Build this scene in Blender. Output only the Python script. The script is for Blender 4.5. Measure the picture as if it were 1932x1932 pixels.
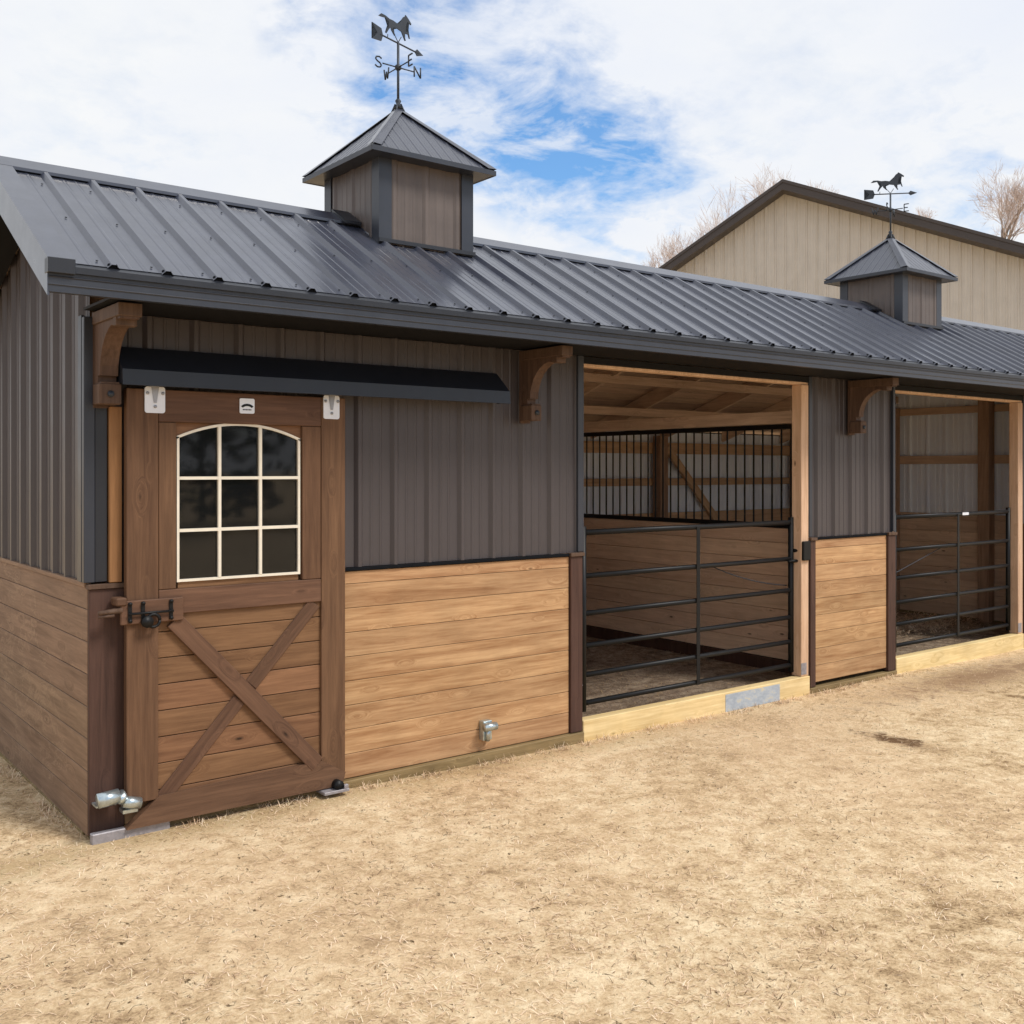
import bpy, bmesh, math, random
import numpy as np
from mathutils import Vector, Matrix
R = math.radians
random.seed(7); rng = np.random.default_rng(11)
sc = bpy.context.scene
for o in list(bpy.data.objects): bpy.data.objects.remove(o)
COL = sc.collection

# ------------------------------------------------------------------ camera
CAM = Vector((-1.379, -4.979, 1.70))
cd = bpy.data.cameras.new('camera'); cam = bpy.data.objects.new('camera', cd); COL.objects.link(cam)
cam.location = CAM
YAW = math.atan2(.613, .790)
cam.rotation_euler = (R(90), 0, -YAW)
cd.sensor_width = 36; cd.lens = 36*1950/1932; cd.shift_y = -78/1932
cd.clip_start = .05; cd.clip_end = 2000
sc.camera = cam
def pix(u, v):                      # direction of a photo pixel (1932 px scale)
    a = (u-966)/1950; b = (888-v)/1950
    return Vector((.790*a+.613, -.613*a+.790, b)).normalized()

# ------------------------------------------------------------------ world
SUN_AZ = Vector((.40, -.80)).normalized(); SUN_EL = 52
w = bpy.data.worlds.new('World'); sc.world = w; w.use_nodes = True
nt = w.node_tree; nt.nodes.clear()
def N(t, **k):
    n = nt.nodes.new(t)
    for a, b in k.items(): setattr(n, a, b)
    return n
def L(a, b): nt.links.new(a, b)
out = N('ShaderNodeOutputWorld'); mixs = N('ShaderNodeMixShader')
b1 = N('ShaderNodeBackground'); b2 = N('ShaderNodeBackground')
sky = N('ShaderNodeTexSky', sky_type='NISHITA', sun_disc=False)
sky.sun_elevation = R(SUN_EL); sky.sun_rotation = math.atan2(SUN_AZ.x, SUN_AZ.y)
sky.air_density = 1.0; sky.dust_density = .1; sky.ozone_density = 2.5
hsv = N('ShaderNodeHueSaturation'); hsv.inputs['Saturation'].default_value = 1.5; L(sky.outputs[0], hsv.inputs['Color']); L(hsv.outputs[0], b1.inputs[0]); b1.inputs[1].default_value = .15
tc = N('ShaderNodeTexCoord')
def M(op, a, b=None, c=None, cl=False):
    n = N('ShaderNodeMath', operation=op, use_clamp=cl)
    for i, x in enumerate((a, b, c)):
        if x is None: continue
        if isinstance(x, (int, float)): n.inputs[i].default_value = x
        else: L(x, n.inputs[i])
    return n.outputs[0]
sep = N('ShaderNodeSeparateXYZ'); L(tc.outputs['Generated'], sep.inputs[0])
zz = M('ADD', M('MAXIMUM', sep.outputs[2], 0.0), .28)
cmb = N('ShaderNodeCombineXYZ'); L(M('DIVIDE', sep.outputs[0], zz), cmb.inputs[0]); L(M('DIVIDE', sep.outputs[1], zz), cmb.inputs[1])
def noise(scale, det=8, rough=.6, dist=0, off=0):
    mp = N('ShaderNodeMapping'); mp.inputs['Location'].default_value = (off, off*.7, off*.3); L(cmb.outputs[0], mp.inputs[0])
    n = N('ShaderNodeTexNoise'); n.inputs['Scale'].default_value = scale; n.inputs['Detail'].default_value = det
    n.inputs['Roughness'].default_value = rough; n.inputs['Distortion'].default_value = dist; L(mp.outputs[0], n.inputs[0]); return n.outputs[0]
n1 = noise(2.6, 9, .62, .4, 3.1); n2 = noise(9, 6, .6, .2, 8.0); n3 = noise(1.1, 4, .5, .3, 1.7)
blob = None
for (u, v, r, s) in [(770, 40, .115, .85), (850, 150, .07, .65), (920, 215, .075, .8), (1010, 215, .09, 1.0), (1110, 295, .085, 1.0), (1000, 290, .05, .6), (760, 150, .075, .45), (1180, 420, .09, .35), (250, 330, .16, .12), (1260, 370, .12, .3), (1850, 420, .15, .28), (1500, 250, .14, .10)]:
    d = pix(u, v)
    vm = N('ShaderNodeVectorMath', operation='DISTANCE'); L(tc.outputs['Generated'], vm.inputs[0]); vm.inputs[1].default_value = d
    k = M('MULTIPLY', M('SUBTRACT', 1.0, M('DIVIDE', vm.outputs['Value'], r*1.25), cl=True), s)
    k = M('MULTIPLY', k, 1.35)
    blob = k if blob is None else M('MAXIMUM', blob, k)
# far parts of the dome, away from the photograph's view, get their own random gaps
dv = N('ShaderNodeVectorMath', operation='DISTANCE'); L(tc.outputs['Generated'], dv.inputs[0]); dv.inputs[1].default_value = pix(966, 200)
away = M('MULTIPLY', M('SUBTRACT', dv.outputs['Value'], .7, cl=True), M('MULTIPLY', M('SUBTRACT', n3, .5, cl=True), 5.0))
blob = M('MAXIMUM', blob, M('MINIMUM', away, .8))
g = M('ADD', blob, M('MULTIPLY', M('SUBTRACT', n1, .50), 2.6))
g = M('ADD', g, M('MULTIPLY', M('SUBTRACT', n2, .5), 2.6))
gap = M('MULTIPLY', M('SUBTRACT', g, .04, cl=True), .85, cl=True)
gap = M('MULTIPLY', gap, M('MULTIPLY', blob, 2.6, cl=True), cl=True)
n4 = noise(5.2, 7, .62, .5, 12.3); gap = M('MULTIPLY', gap, M('ADD', .30, M('MULTIPLY', M('SUBTRACT', n4, .40, cl=True), 5.0), cl=True)); gap = M('MINIMUM', gap, .82)
cr = N('ShaderNodeValToRGB'); L(M('ADD', M('MULTIPLY', n1, .55), M('MULTIPLY', n3, .45)), cr.inputs[0])
cr.color_ramp.elements[0].position = .36; cr.color_ramp.elements[0].color = (.875, .915, 1.0, 1)
cr.color_ramp.elements[1].position = .62; cr.color_ramp.elements[1].color = (.97, .985, 1.0, 1)
L(cr.outputs[0], b2.inputs[0]); b2.inputs[1].default_value = .81
L(gap, mixs.inputs[0]); L(b2.outputs[0], mixs.inputs[1]); L(b1.outputs[0], mixs.inputs[2]); L(mixs.outputs[0], out.inputs[0])

sd = bpy.data.lights.new('sun', 'SUN'); sun = bpy.data.objects.new('sun', sd); COL.objects.link(sun)
sd.energy = 2.6; sd.angle = R(16); sd.color = (1, .95, .88)
sv = Vector((SUN_AZ.x*math.cos(R(SUN_EL)), SUN_AZ.y*math.cos(R(SUN_EL)), math.sin(R(SUN_EL))))
sun.rotation_euler = sv.to_track_quat('Z', 'Y').to_euler(); sun.location = (4, -12, 12)
sc.view_settings.view_transform = 'Standard'; sc.view_settings.look = 'None'
sc.view_settings.exposure = 0.25; sc.view_settings.gamma = 1.0; sc.view_settings.use_curve_mapping = False
sc.render.engine = 'CYCLES'; sc.cycles.max_bounces = 8; sc.cycles.diffuse_bounces = 5

# ------------------------------------------------------------------ materials
def srgb(r, g, b):
    f = lambda c: (c/255/12.92 if c/255 <= .04045 else ((c/255+.055)/1.055)**2.4)
    return (f(r), f(g), f(b), 1)
class Mat:
    def __init__(s, name):
        s.m = bpy.data.materials.new(name); s.m.use_nodes = True; s.t = s.m.node_tree; s.t.nodes.clear()
        s.o = s.n('ShaderNodeOutputMaterial'); s.p = s.n('ShaderNodeBsdfPrincipled'); s.l(s.p.outputs[0], s.o.inputs[0])
    def n(s, t, **k):
        n = s.t.nodes.new(t)
        for a, b in k.items(): setattr(n, a, b)
        return n
    def l(s, a, b): s.t.links.new(a, b)
    def coords(s, scale=(1, 1, 1), off=None):
        tc = s.n('ShaderNodeTexCoord'); mp = s.n('ShaderNodeMapping'); mp.inputs['Scale'].default_value = scale
        v = tc.outputs['Object']
        if off is not None:
            va = s.n('ShaderNodeVectorMath', operation='ADD'); s.l(v, va.inputs[0]); s.l(off, va.inputs[1]); v = va.outputs[0]
        s.l(v, mp.inputs[0]); return mp.outputs[0]
    def noise(s, vec, scale, det=5, rough=.6, dist=0):
        n = s.n('ShaderNodeTexNoise'); n.inputs['Scale'].default_value = scale; n.inputs['Detail'].default_value = det
        n.inputs['Roughness'].default_value = rough; n.inputs['Distortion'].default_value = dist; s.l(vec, n.inputs['Vector']); return n.outputs[0]
    def math(s, op, a, b=None, c=None, cl=False):
        n = s.n('ShaderNodeMath', operation=op, use_clamp=cl)
        for i, x in enumerate((a, b, c)):
            if x is None: continue
            if isinstance(x, (int, float)): n.inputs[i].default_value = x
            else: s.l(x, n.inputs[i])
        return n.outputs[0]
    def ramp(s, f, *stops):
        r = s.n('ShaderNodeValToRGB'); s.l(f, r.inputs[0]); e = r.color_ramp.elements
        while len(e) < len(stops): e.new(.5)
        for i, (p, c) in enumerate(stops): e[i].position = p; e[i].color = c
        return r.outputs[0]
    def mix(s, f, a, b, mode='MIX'):
        n = s.n('ShaderNodeMix', data_type='RGBA', blend_type=mode)
        if isinstance(f, (int, float)): n.inputs[0].default_value = f
        else: s.l(f, n.inputs[0])
        for i, x in ((6, a), (7, b)):
            if isinstance(x, tuple): n.inputs[i].default_value = x
            else: s.l(x, n.inputs[i])
        return n.outputs[2]
    def bump(s, h, st=.3, dist=.01):
        b = s.n('ShaderNodeBump'); b.inputs['Strength'].default_value = st; b.inputs['Distance'].default_value = dist
        s.l(h, b.inputs['Height']); s.l(b.outputs[0], s.p.inputs['Normal'])
    def attr(s, name):
        a = s.n('ShaderNodeAttribute', attribute_name=name); return a.outputs['Fac']

def wood(name, light, dark, axis='X', rough=.65, knots=1.0, drip=False, contrast=1.0, blotch=.35, tonevar=.30):
    m = Mat(name); tone = m.attr('tone')
    cb = m.n('ShaderNodeCombineXYZ'); t50 = m.math('MULTIPLY', tone, 37.0)
    for i in range(3): m.l(t50, cb.inputs[i])
    sc_ = {'X': (1.3, 22, 22), 'Z': (22, 22, 1.3), 'Y': (22, 1.3, 22)}[axis]
    v = m.coords(sc_, cb.outputs[0])
    kv = m.coords({'X': (2.6, 7, 7), 'Z': (7, 7, 2.6), 'Y': (7, 2.6, 7)}[axis], cb.outputs[0])
    vo = m.n('ShaderNodeTexVoronoi'); vo.inputs['Scale'].default_value = 1.15; m.l(kv, vo.inputs['Vector'])
    kd = vo.outputs['Distance']
    ring = m.math('SUBTRACT', 1.0, m.math('MULTIPLY', kd, 3.2), cl=True)          # swirl of the grain round a knot
    va = m.n('ShaderNodeVectorMath', operation='ADD'); m.l(v, va.inputs[0])
    rc = m.n('ShaderNodeCombineXYZ'); rr = m.math('MULTIPLY', ring, 1.9)
    for i in range(3): m.l(rr, rc.inputs[i])
    m.l(rc.outputs[0], va.inputs[1])
    g1 = m.noise(va.outputs[0], 1.0, 7, .65, .6)
    g2 = m.noise(va.outputs[0], 4.0, 4, .6)
    big = m.noise(m.coords((1, 1, 1), cb.outputs[0]), 3.2, 5, .6)
    f = m.math('ADD', m.math('MULTIPLY', g1, .7), m.math('MULTIPLY', g2, .3))
    lo, hi = .5-.17/contrast, .5+.19/contrast
    c = m.ramp(f, (lo, dark), (hi, light))
    tv = m.math('ADD', 1.0-tonevar/2, m.math('MULTIPLY', tone, tonevar))
    tv = m.math('MULTIPLY', tv, m.math('ADD', 1-blotch/2, m.math('MULTIPLY', big, blotch)))
    hs = m.n('ShaderNodeHueSaturation'); m.l(c, hs.inputs['Color']); m.l(tv, hs.inputs['Value'])
    m.l(m.math('ADD', .496, m.math('MULTIPLY', m.math('FRACT', m.math('MULTIPLY', tone, 7.0)), .007)), hs.inputs['Hue'])
    c = hs.outputs[0]
    kn = m.math('MULTIPLY', m.math('SUBTRACT', .085, kd, cl=True), 18*knots, cl=True)
    kn2 = m.math('MULTIPLY', kn, m.math('GREATER_THAN', m.noise(kv, .35, 1), .5))
    c = m.mix(kn2, c, tuple(x*.28 for x in dark[:3])+(1,))
    if drip:
        d = m.noise(m.coords((1, 1.6, 4.0)), 1.6, 6, .7, 1.2)
        dk = m.math('MULTIPLY', m.math('SUBTRACT', .022, m.math('ABSOLUTE', m.math('SUBTRACT', d, .5)), cl=True), 60, cl=True)
        dk = m.math('MULTIPLY', dk, m.math('GREATER_THAN', m.noise(m.coords(), 1.1, 2), .53))
        c = m.mix(m.math('MULTIPLY', dk, .16), c, srgb(206, 178, 146))
    m.l(c, m.p.inputs['Base Color']); m.p.inputs['Roughness'].default_value = rough
    m.p.inputs['Specular IOR Level'].default_value = .25
    m.bump(f, .25, .004); return m.m

def metal_paint(name, col, rough=.4, spec=.5, streak=.10, coat=0.0, axis='Z'):
    m = Mat(name)
    s_ = {'Z': (14, 14, .6), 'Y': (14, .6, 14), 'N': (3, 3, 3)}[axis]
    n_ = m.noise(m.coords(s_), 1.0, 5, .6); n2 = m.noise(m.coords((1, 1, 1)), 2.2, 5, .65)
    f = m.math('ADD', m.math('MULTIPLY', n_, .5), m.math('MULTIPLY', n2, .5))
    a = tuple(c*(1-streak*1.6) for c in col[:3])+(1,); b = tuple(min(1, c*(1+streak*1.8)) for c in col[:3])+(1,)
    m.l(m.ramp(f, (.35, a), (.65, b)), m.p.inputs['Base Color'])
    r = m.math('ADD', rough-.08, m.math('MULTIPLY', m.noise(m.coords(), 7, 5, .7), .18)); m.l(r, m.p.inputs['Roughness'])
    m.p.inputs['Specular IOR Level'].default_value = spec; m.p.inputs['Coat Weight'].default_value = coat
    m.p.inputs['Coat Roughness'].default_value = .13
    m.bump(m.noise(m.coords(), 2.0, 2, .5), .07, .01); return m.m

def plain(name, col, rough=.6, metal=0.0, spec=.4, var=.12, scale=9):
    m = Mat(name); n_ = m.noise(m.coords(), scale, 5, .65)
    m.l(m.ramp(n_, (.3, tuple(c*(1-var*1.5) for c in col[:3])+(1,)), (.7, tuple(min(1, c*(1+var*1.5)) for c in col[:3])+(1,))), m.p.inputs['Base Color'])
    m.p.inputs['Roughness'].default_value = rough; m.p.inputs['Metallic'].default_value = metal; m.p.inputs['Specular IOR Level'].default_value = spec
    m.bump(n_, .08, .003); return m.m

MT = {}
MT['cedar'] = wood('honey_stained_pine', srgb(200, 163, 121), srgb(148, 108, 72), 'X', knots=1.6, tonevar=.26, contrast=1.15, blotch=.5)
MT['cedar_door'] = wood('door_board_pine', srgb(142, 106, 76), srgb(98, 68, 46), 'X', tonevar=.30)
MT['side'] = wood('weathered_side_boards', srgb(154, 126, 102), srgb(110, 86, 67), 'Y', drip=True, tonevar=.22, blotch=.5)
MT['brown_v'] = wood('dark_stain_upright', srgb(112, 83, 61), srgb(75, 52, 37), 'Z', tonevar=.25, knots=.7)
MT['brown_x'] = wood('dark_stain_rail', srgb(109, 81, 62), srgb(74, 52, 39), 'X', tonevar=.25, knots=.7)
MT['dark_v'] = wood('deep_brown_trim', srgb(90, 66, 56), srgb(60, 42, 35), 'Z', tonevar=.15, knots=.7)
MT['bracket'] = wood('bracket_wood', srgb(102, 80, 66), srgb(66, 49, 39), 'Z', tonevar=.2, knots=.3)
MT['jamb'] = wood('raw_jamb_wood', srgb(222, 190, 162), srgb(184, 148, 118), 'Z', tonevar=.2)
MT['strip'] = wood('amber_wood_strip', srgb(152, 110, 74), srgb(118, 82, 52), 'Z', tonevar=.2)
MT['pine'] = wood('yellow_treated_pine', srgb(236, 214, 164), srgb(198, 170, 114), 'X', tonevar=.15, blotch=.45)
MT['skid'] = wood('weathered_skid', srgb(150, 130, 92), srgb(100, 84, 54), 'X', tonevar=.25, blotch=.8)
MT['inner'] = wood('stall_boards', srgb(218, 186, 152), srgb(180, 144, 112), 'X', tonevar=.22)
MT['inner_y'] = wood('partition_boards', srgb(228, 200, 174), srgb(190, 160, 134), 'Y', tonevar=.22)
MT['frame_v'] = wood('interior_post_wood', srgb(186, 156, 130), srgb(138, 110, 90), 'Z', tonevar=.25)
MT['frame_y'] = wood('rafter_wood', srgb(230, 206, 184), srgb(188, 160, 138), 'Y', tonevar=.3)
MT['deck'] = wood('roof_deck_boards', srgb(216, 190, 168), srgb(170, 144, 124), 'X', tonevar=.3)
MT['roof'] = metal_paint('charcoal_roof_metal', srgb(52, 56, 69), .30, .8, .10, .25, 'Y')
MT['trim'] = metal_paint('charcoal_trim_metal', srgb(47, 51, 60), .36, .5, .07)
MT['black_trim'] = metal_paint('black_track_metal', srgb(32, 35, 42), .38, .5, .08)
MT['taupe'] = metal_paint('taupe_wall_metal', srgb(70, 64, 65), .42, .5, .05)
MT['cup'] = metal_paint('warm_taupe_cupola_metal', srgb(94, 85, 81), .42, .4, .16)
MT['tan'] = metal_paint('tan_wall_metal', srgb(184, 179, 171), .5, .35, .05)
MT['tan_trim'] = metal_paint('brown_roof_trim', srgb(62, 56, 54), .45, .4, .06)
MT['liner'] = metal_paint('pale_liner_metal', srgb(230, 238, 255), .4, .5, .05)
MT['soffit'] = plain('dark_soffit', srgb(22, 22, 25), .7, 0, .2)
MT['black'] = plain('black_steel_tube', srgb(16, 17, 19), .48, 0, .28)
MT['iron'] = plain('dark_iron', srgb(48, 54, 62), .5, .3, .5)
MT['galv'] = plain('galvanised_steel', srgb(190, 202, 206), .28, .85, .5, .15, 22)
MT['galvdull'] = plain('dull_galvanised_plate', srgb(150, 146, 150), .5, .3, .4, .15, 30)
MT['white'] = plain('white_painted_plate', srgb(222, 226, 234), .45, 0, .4, .03)
MT['cream'] = plain('cream_window_grid', srgb(222, 214, 198), .5, 0, .4, .05)
MT['greymark'] = plain('grey_mark', srgb(150, 152, 158), .4, .2)
MT['foam'] = plain('black_closure_foam', srgb(20, 22, 26), .9, 0, .1)
def glass():
    m = Mat('window_glass'); m.p.inputs['Base Color'].default_value = (.008, .009, .010, 1)
    m.p.inputs['Roughness'].default_value = .04; m.p.inputs['IOR'].default_value = 1.5
    m.p.inputs['Alpha'].default_value = .75
    m.bump(m.noise(m.coords(), 2.5, 2, .5), .05, .02); return m.m
MT['glass'] = glass()
def patch():
    m = Mat('blue_grey_patch'); n_ = m.noise(m.coords((1, 1, 2)), 16, 6, .7)
    m.l(m.ramp(n_, (.35, srgb(150, 160, 172)), (.55, srgb(172, 180, 188)), (.72, srgb(205, 190, 150))), m.p.inputs['Base Color'])
    m.p.inputs['Roughness'].default_value = .5; return m.m
MT['patch'] = patch()
def ground_mat(name, cols, patches=()):
    m = Mat(name); v = m.coords()
    a = m.noise(v, 1.1, 6, .6); b = m.noise(v, 9, 8, .75, .3); c_ = m.noise(m.coords((1, 1, 1)), 60, 6, .8); d = m.noise(v, .35, 3, .5)
    f = m.math('ADD', m.math('MULTIPLY', a, .22), m.math('ADD', m.math('MULTIPLY', b, .46), m.math('MULTIPLY', c_, .32)))
    c = m.ramp(f, (.40, cols[0]), (.485, cols[1]), (.58, cols[2]))
    c = m.mix(m.math('MULTIPLY', m.math('SUBTRACT', d, .42, cl=True), 1.6, cl=True), c, cols[3])
    sp = m.noise(v, 30, 4, .7, .5); c = m.mix(m.math('MULTIPLY', m.math('SUBTRACT', m.math('MULTIPLY', sp, m.math('ADD', .75, m.math('MULTIPLY', b, .5))), .604, cl=True), 11, cl=True), c, tuple(x*.55 for x in cols[0][:3])+(1,))
    for (x, y, rx, ry, ang, col, st) in patches:
        vm = m.coords((1, 1, 1)); mp = m.n('ShaderNodeMapping', vector_type='TEXTURE'); mp.inputs['Location'].default_value = (x, y, 0)
        mp.inputs['Rotation'].default_value = (0, 0, ang); mp.inputs['Scale'].default_value = (rx, ry, 1); m.l(vm, mp.inputs[0])
        ln = m.n('ShaderNodeVectorMath', operation='LENGTH'); m.l(mp.outputs[0], ln.inputs[0])
        k = m.math('SUBTRACT', m.math('ADD', 1.15, m.math('MULTIPLY', m.math('SUBTRACT', b, .5), 5.0)), ln.outputs['Value'], cl=True)
        c = m.mix(m.math('MULTIPLY', k, st, cl=True), c, col)
    m.l(c, m.p.inputs['Base Color']); m.p.inputs['Roughness'].default_value = .95; m.p.inputs['Specular IOR Level'].default_value = .1
    m.bump(f, .9, .03); return m.m
MT['ground'] = ground_mat('dry_dormant_lawn', (srgb(130, 104, 73), srgb(206, 178, 139), srgb(243, 222, 185), srgb(224, 192, 155)),
    [(4.69, -1.22, .10, .30, -.1, srgb(112, 86, 62), 1.4), (7.2, -.5, 1.8, .30, 0, srgb(150, 120, 92), .9), (.9, -.12, 3.2, .16, 0, srgb(160, 134, 88), .5)])
MT['dirt'] = ground_mat('stall_dirt', (srgb(74, 62, 50), srgb(140, 122, 104), srgb(196, 178, 154), srgb(128, 110, 94)))
def blade(name, cols):
    m = Mat(name); t = m.attr('tone')
    m.l(m.ramp(t, *cols), m.p.inputs['Base Color']); m.p.inputs['Roughness'].default_value = .8; m.p.inputs['Specular IOR Level'].default_value = .15
    return m.m
MT['straw'] = blade('dry_grass_blade', [(0, srgb(92, 70, 50)), (.18, srgb(160, 128, 98)), (.5, srgb(226, 196, 164)), (.85, srgb(248, 228, 202)), (1.0, srgb(184, 170, 118))])
MT['litter'] = blade('stall_litter', [(0, srgb(90, 70, 52)), (.5, srgb(140, 116, 90)), (1.0, srgb(196, 170, 130))])
MT['twig'] = blade('pale_twigs', [(0, srgb(176, 160, 152)), (1, srgb(224, 206, 194))])
MT['bark'] = plain('grey_bark', srgb(146, 134, 127), .9, 0, .1, .2, 4)
MT['pineleaf'] = blade('evergreen_needles', [(0, srgb(38, 48, 34)), (1, srgb(70, 84, 56))])

# ------------------------------------------------------------------ mesh builder
class MB:
    def __init__(s): s.v = []; s.f = []; s.t = []; s.sm = []
    def add(s, vs, fs, tone=None, smooth=False):
        b = len(s.v); s.v += [tuple(x) for x in vs]; s.f += [tuple(i+b for i in f) for f in fs]
        if tone is None: tone = random.random()
        s.t += [tone]*len(vs); s.sm += [smooth]*len(fs); return s
    def box(s, x0, x1, y0, y1, z0, z1, tone=None, bev=0.0):
        x0, x1 = sorted((x0, x1)); y0, y1 = sorted((y0, y1)); z0, z1 = sorted((z0, z1))
        if bev <= 0:
            vs = [(x, y, z) for x in (x0, x1) for y in (y0, y1) for z in (z0, z1)]
            return s.add(vs, [(0, 1, 3, 2), (4, 6, 7, 5), (0, 4, 5, 1), (2, 3, 7, 6), (0, 2, 6, 4), (1, 5, 7, 3)], tone)
        bm = bmesh.new(); bmesh.ops.create_cube(bm, size=1)
        for v in bm.verts: v.co = Vector(((x0+x1)/2+v.co.x*(x1-x0), (y0+y1)/2+v.co.y*(y1-y0), (z0+z1)/2+v.co.z*(z1-z0)))
        bmesh.ops.bevel(bm, geom=bm.edges[:], offset=bev, segments=1, affect='EDGES')
        bm.verts.index_update()
        s.add([v.co[:] for v in bm.verts], [[v.index for v in f.verts] for f in bm.faces], tone); bm.free(); return s
    def prism(s, poly, a0, a1, axis='X', tone=None):         # polygon extruded along an axis
        n = len(poly)
        def P(p, a): return {'X': (a, p[0], p[1]), 'Y': (p[0], a, p[1]), 'Z': (p[0], p[1], a)}[axis]
        vs = [P(p, a0) for p in poly]+[P(p, a1) for p in poly]
        fs = [tuple(range(n)), tuple(range(2*n-1, n-1, -1))]+[(i, i+n, (i+1) % n+n, (i+1) % n) for i in range(n)]
        return s.add(vs, fs, tone)
    def tube(s, pts, r, n=10, tone=None, cap=True):
        pts = [Vector(p) for p in pts]; rs = r if isinstance(r, (list, tuple)) else [r]*len(pts)
        vs = []; up = None
        for i, p in enumerate(pts):
            d = (pts[min(i+1, len(pts)-1)]-pts[max(i-1, 0)]).normalized()
            if up is None: up = d.orthogonal().normalized()
            up = (up-d*up.dot(d)).normalized(); q = d.cross(up)
            for k in range(n):
                a = 2*math.pi*k/n; vs.append(p+(up*math.cos(a)+q*math.sin(a))*rs[i])
        fs = [(i*n+k, i*n+(k+1) % n, (i+1)*n+(k+1) % n, (i+1)*n+k) for i in range(len(pts)-1) for k in range(n)]
        if cap: fs += [tuple(range(n-1, -1, -1)), tuple(range((len(pts)-1)*n, len(pts)*n))]
        return s.add(vs, fs, tone, True)
    def build(s, name, mat, parent=None, bevel=0):
        me = bpy.data.meshes.new(name); me.from_pydata(s.v, [], s.f); me.update()
        a = me.attributes.new('tone', 'FLOAT', 'POINT'); a.data.foreach_set('value', np.array(s.t, dtype=np.float32))
        me.polygons.foreach_set('use_smooth', np.array(s.sm, dtype=bool))
        bm = bmesh.new(); bm.from_mesh(me); bmesh.ops.recalc_face_normals(bm, faces=bm.faces[:]); bm.to_mesh(me); bm.free()
        me.materials.append(MT[mat] if isinstance(mat, str) else mat)
        o = bpy.data.objects.new(name, me); COL.objects.link(o)
        if parent: o.parent = parent
        if any(s.sm) and not all(s.sm): pass
        return o
def tag(o, label=None, cat=None, group=None, kind=None):
    if label: o['label'] = label
    if cat: o['category'] = cat
    if group: o['group'] = group
    if kind: o['kind'] = kind
    return o
def empty(name, loc=(0, 0, 0), rz=0, **k):
    o = bpy.data.objects.new(name, None); COL.objects.link(o); o.location = loc; o.rotation_euler = (0, 0, rz); o.empty_display_size = .2
    return tag(o, **k)

RIB = .229
PROF = [(0, 0), (.018, .021), (.038, .021), (.056, 0), (.098, 0), (.104, .004), (.112, .004), (.118, 0), (.158, 0), (.164, .004), (.172, .004), (.178, 0)]
def ribs(a0, a1, start=0.0, pitch=RIB, hs=1.0, ws=1.0):
    """profile points (a, h) from a0 to a1, ribs at start + k*pitch"""
    pts = []; k = math.floor((a0-start)/pitch)-1
    while start+k*pitch < a1+pitch:
        for (da, h) in PROF: pts.append((start+k*pitch+da*ws*(pitch/RIB), h*hs))
        k += 1
    def H(a):
        for (p, q) in zip(pts, pts[1:]):
            if p[0] <= a <= q[0]: return p[1]+(q[1]-p[1])*(a-p[0])/max(1e-9, q[0]-p[0])
        return 0
    return [(a0, H(a0))]+[p for p in pts if a0 < p[0] < a1]+[(a1, H(a1))]
def sheet(mb, prof, f):              # f(a, h, t) -> point ; two rows t = 0 and 1
    vs = [f(a, h, 0) for a, h in prof]+[f(a, h, 1) for a, h in prof]; n = len(prof)
    return mb.add(vs, [(i, i+1, i+1+n, i+n) for i in range(n-1)])

# ------------------------------------------------------------------ ground
def ground_z(x, y):
    base = -.012-.008*max(0, min(4, x))
    base = base if x > 0 else -.012
    return base+.010*math.sin(x*1.7+y*.9)*math.cos(y*1.3-x*.4)
def build_ground():
    xs = sorted(set([round(-8+i*.2, 3) for i in range(121)]+[-900, -300, -100, -50, -25, -14, 20, 30, 50, 100, 300, 900]))
    ys = sorted(set([round(-8+i*.2, 3) for i in range(81)]+[-900, -300, -100, -50, -25, -14, 12, 20, 40, 100, 300, 900]))
    vs = []
    for y in ys:
        for x in xs:
            inside = -8 <= x <= 16 and -8 <= y <= 8
            z = ground_z(x, y) if inside else -.03
            if -.0 < x < 10.05 and .02 < y < 3.66: z = -.06
            vs.append((x, y, z))
    n = len(xs)
    fs = [(j*n+i, j*n+i+1, (j+1)*n+i+1, (j+1)*n+i) for j in range(len(ys)-1) for i in range(n-1)]
    m = MB(); m.add(vs, fs, .5, True); o = m.build('ground', 'ground'); return tag(o, 'dry straw-coloured dormant lawn in front of the barn', 'ground', kind='structure')
build_ground()
f = MB(); f.add([(0.03, .03, .012), (10.02, .03, .012), (10.02, 3.63, .0), (0.03, 3.63, .0)], [(0, 1, 2, 3)])
tag(f.build('dirt_floor', 'dirt'), 'dark dirt and shavings floor inside the stalls', 'floor', kind='structure')

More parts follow.
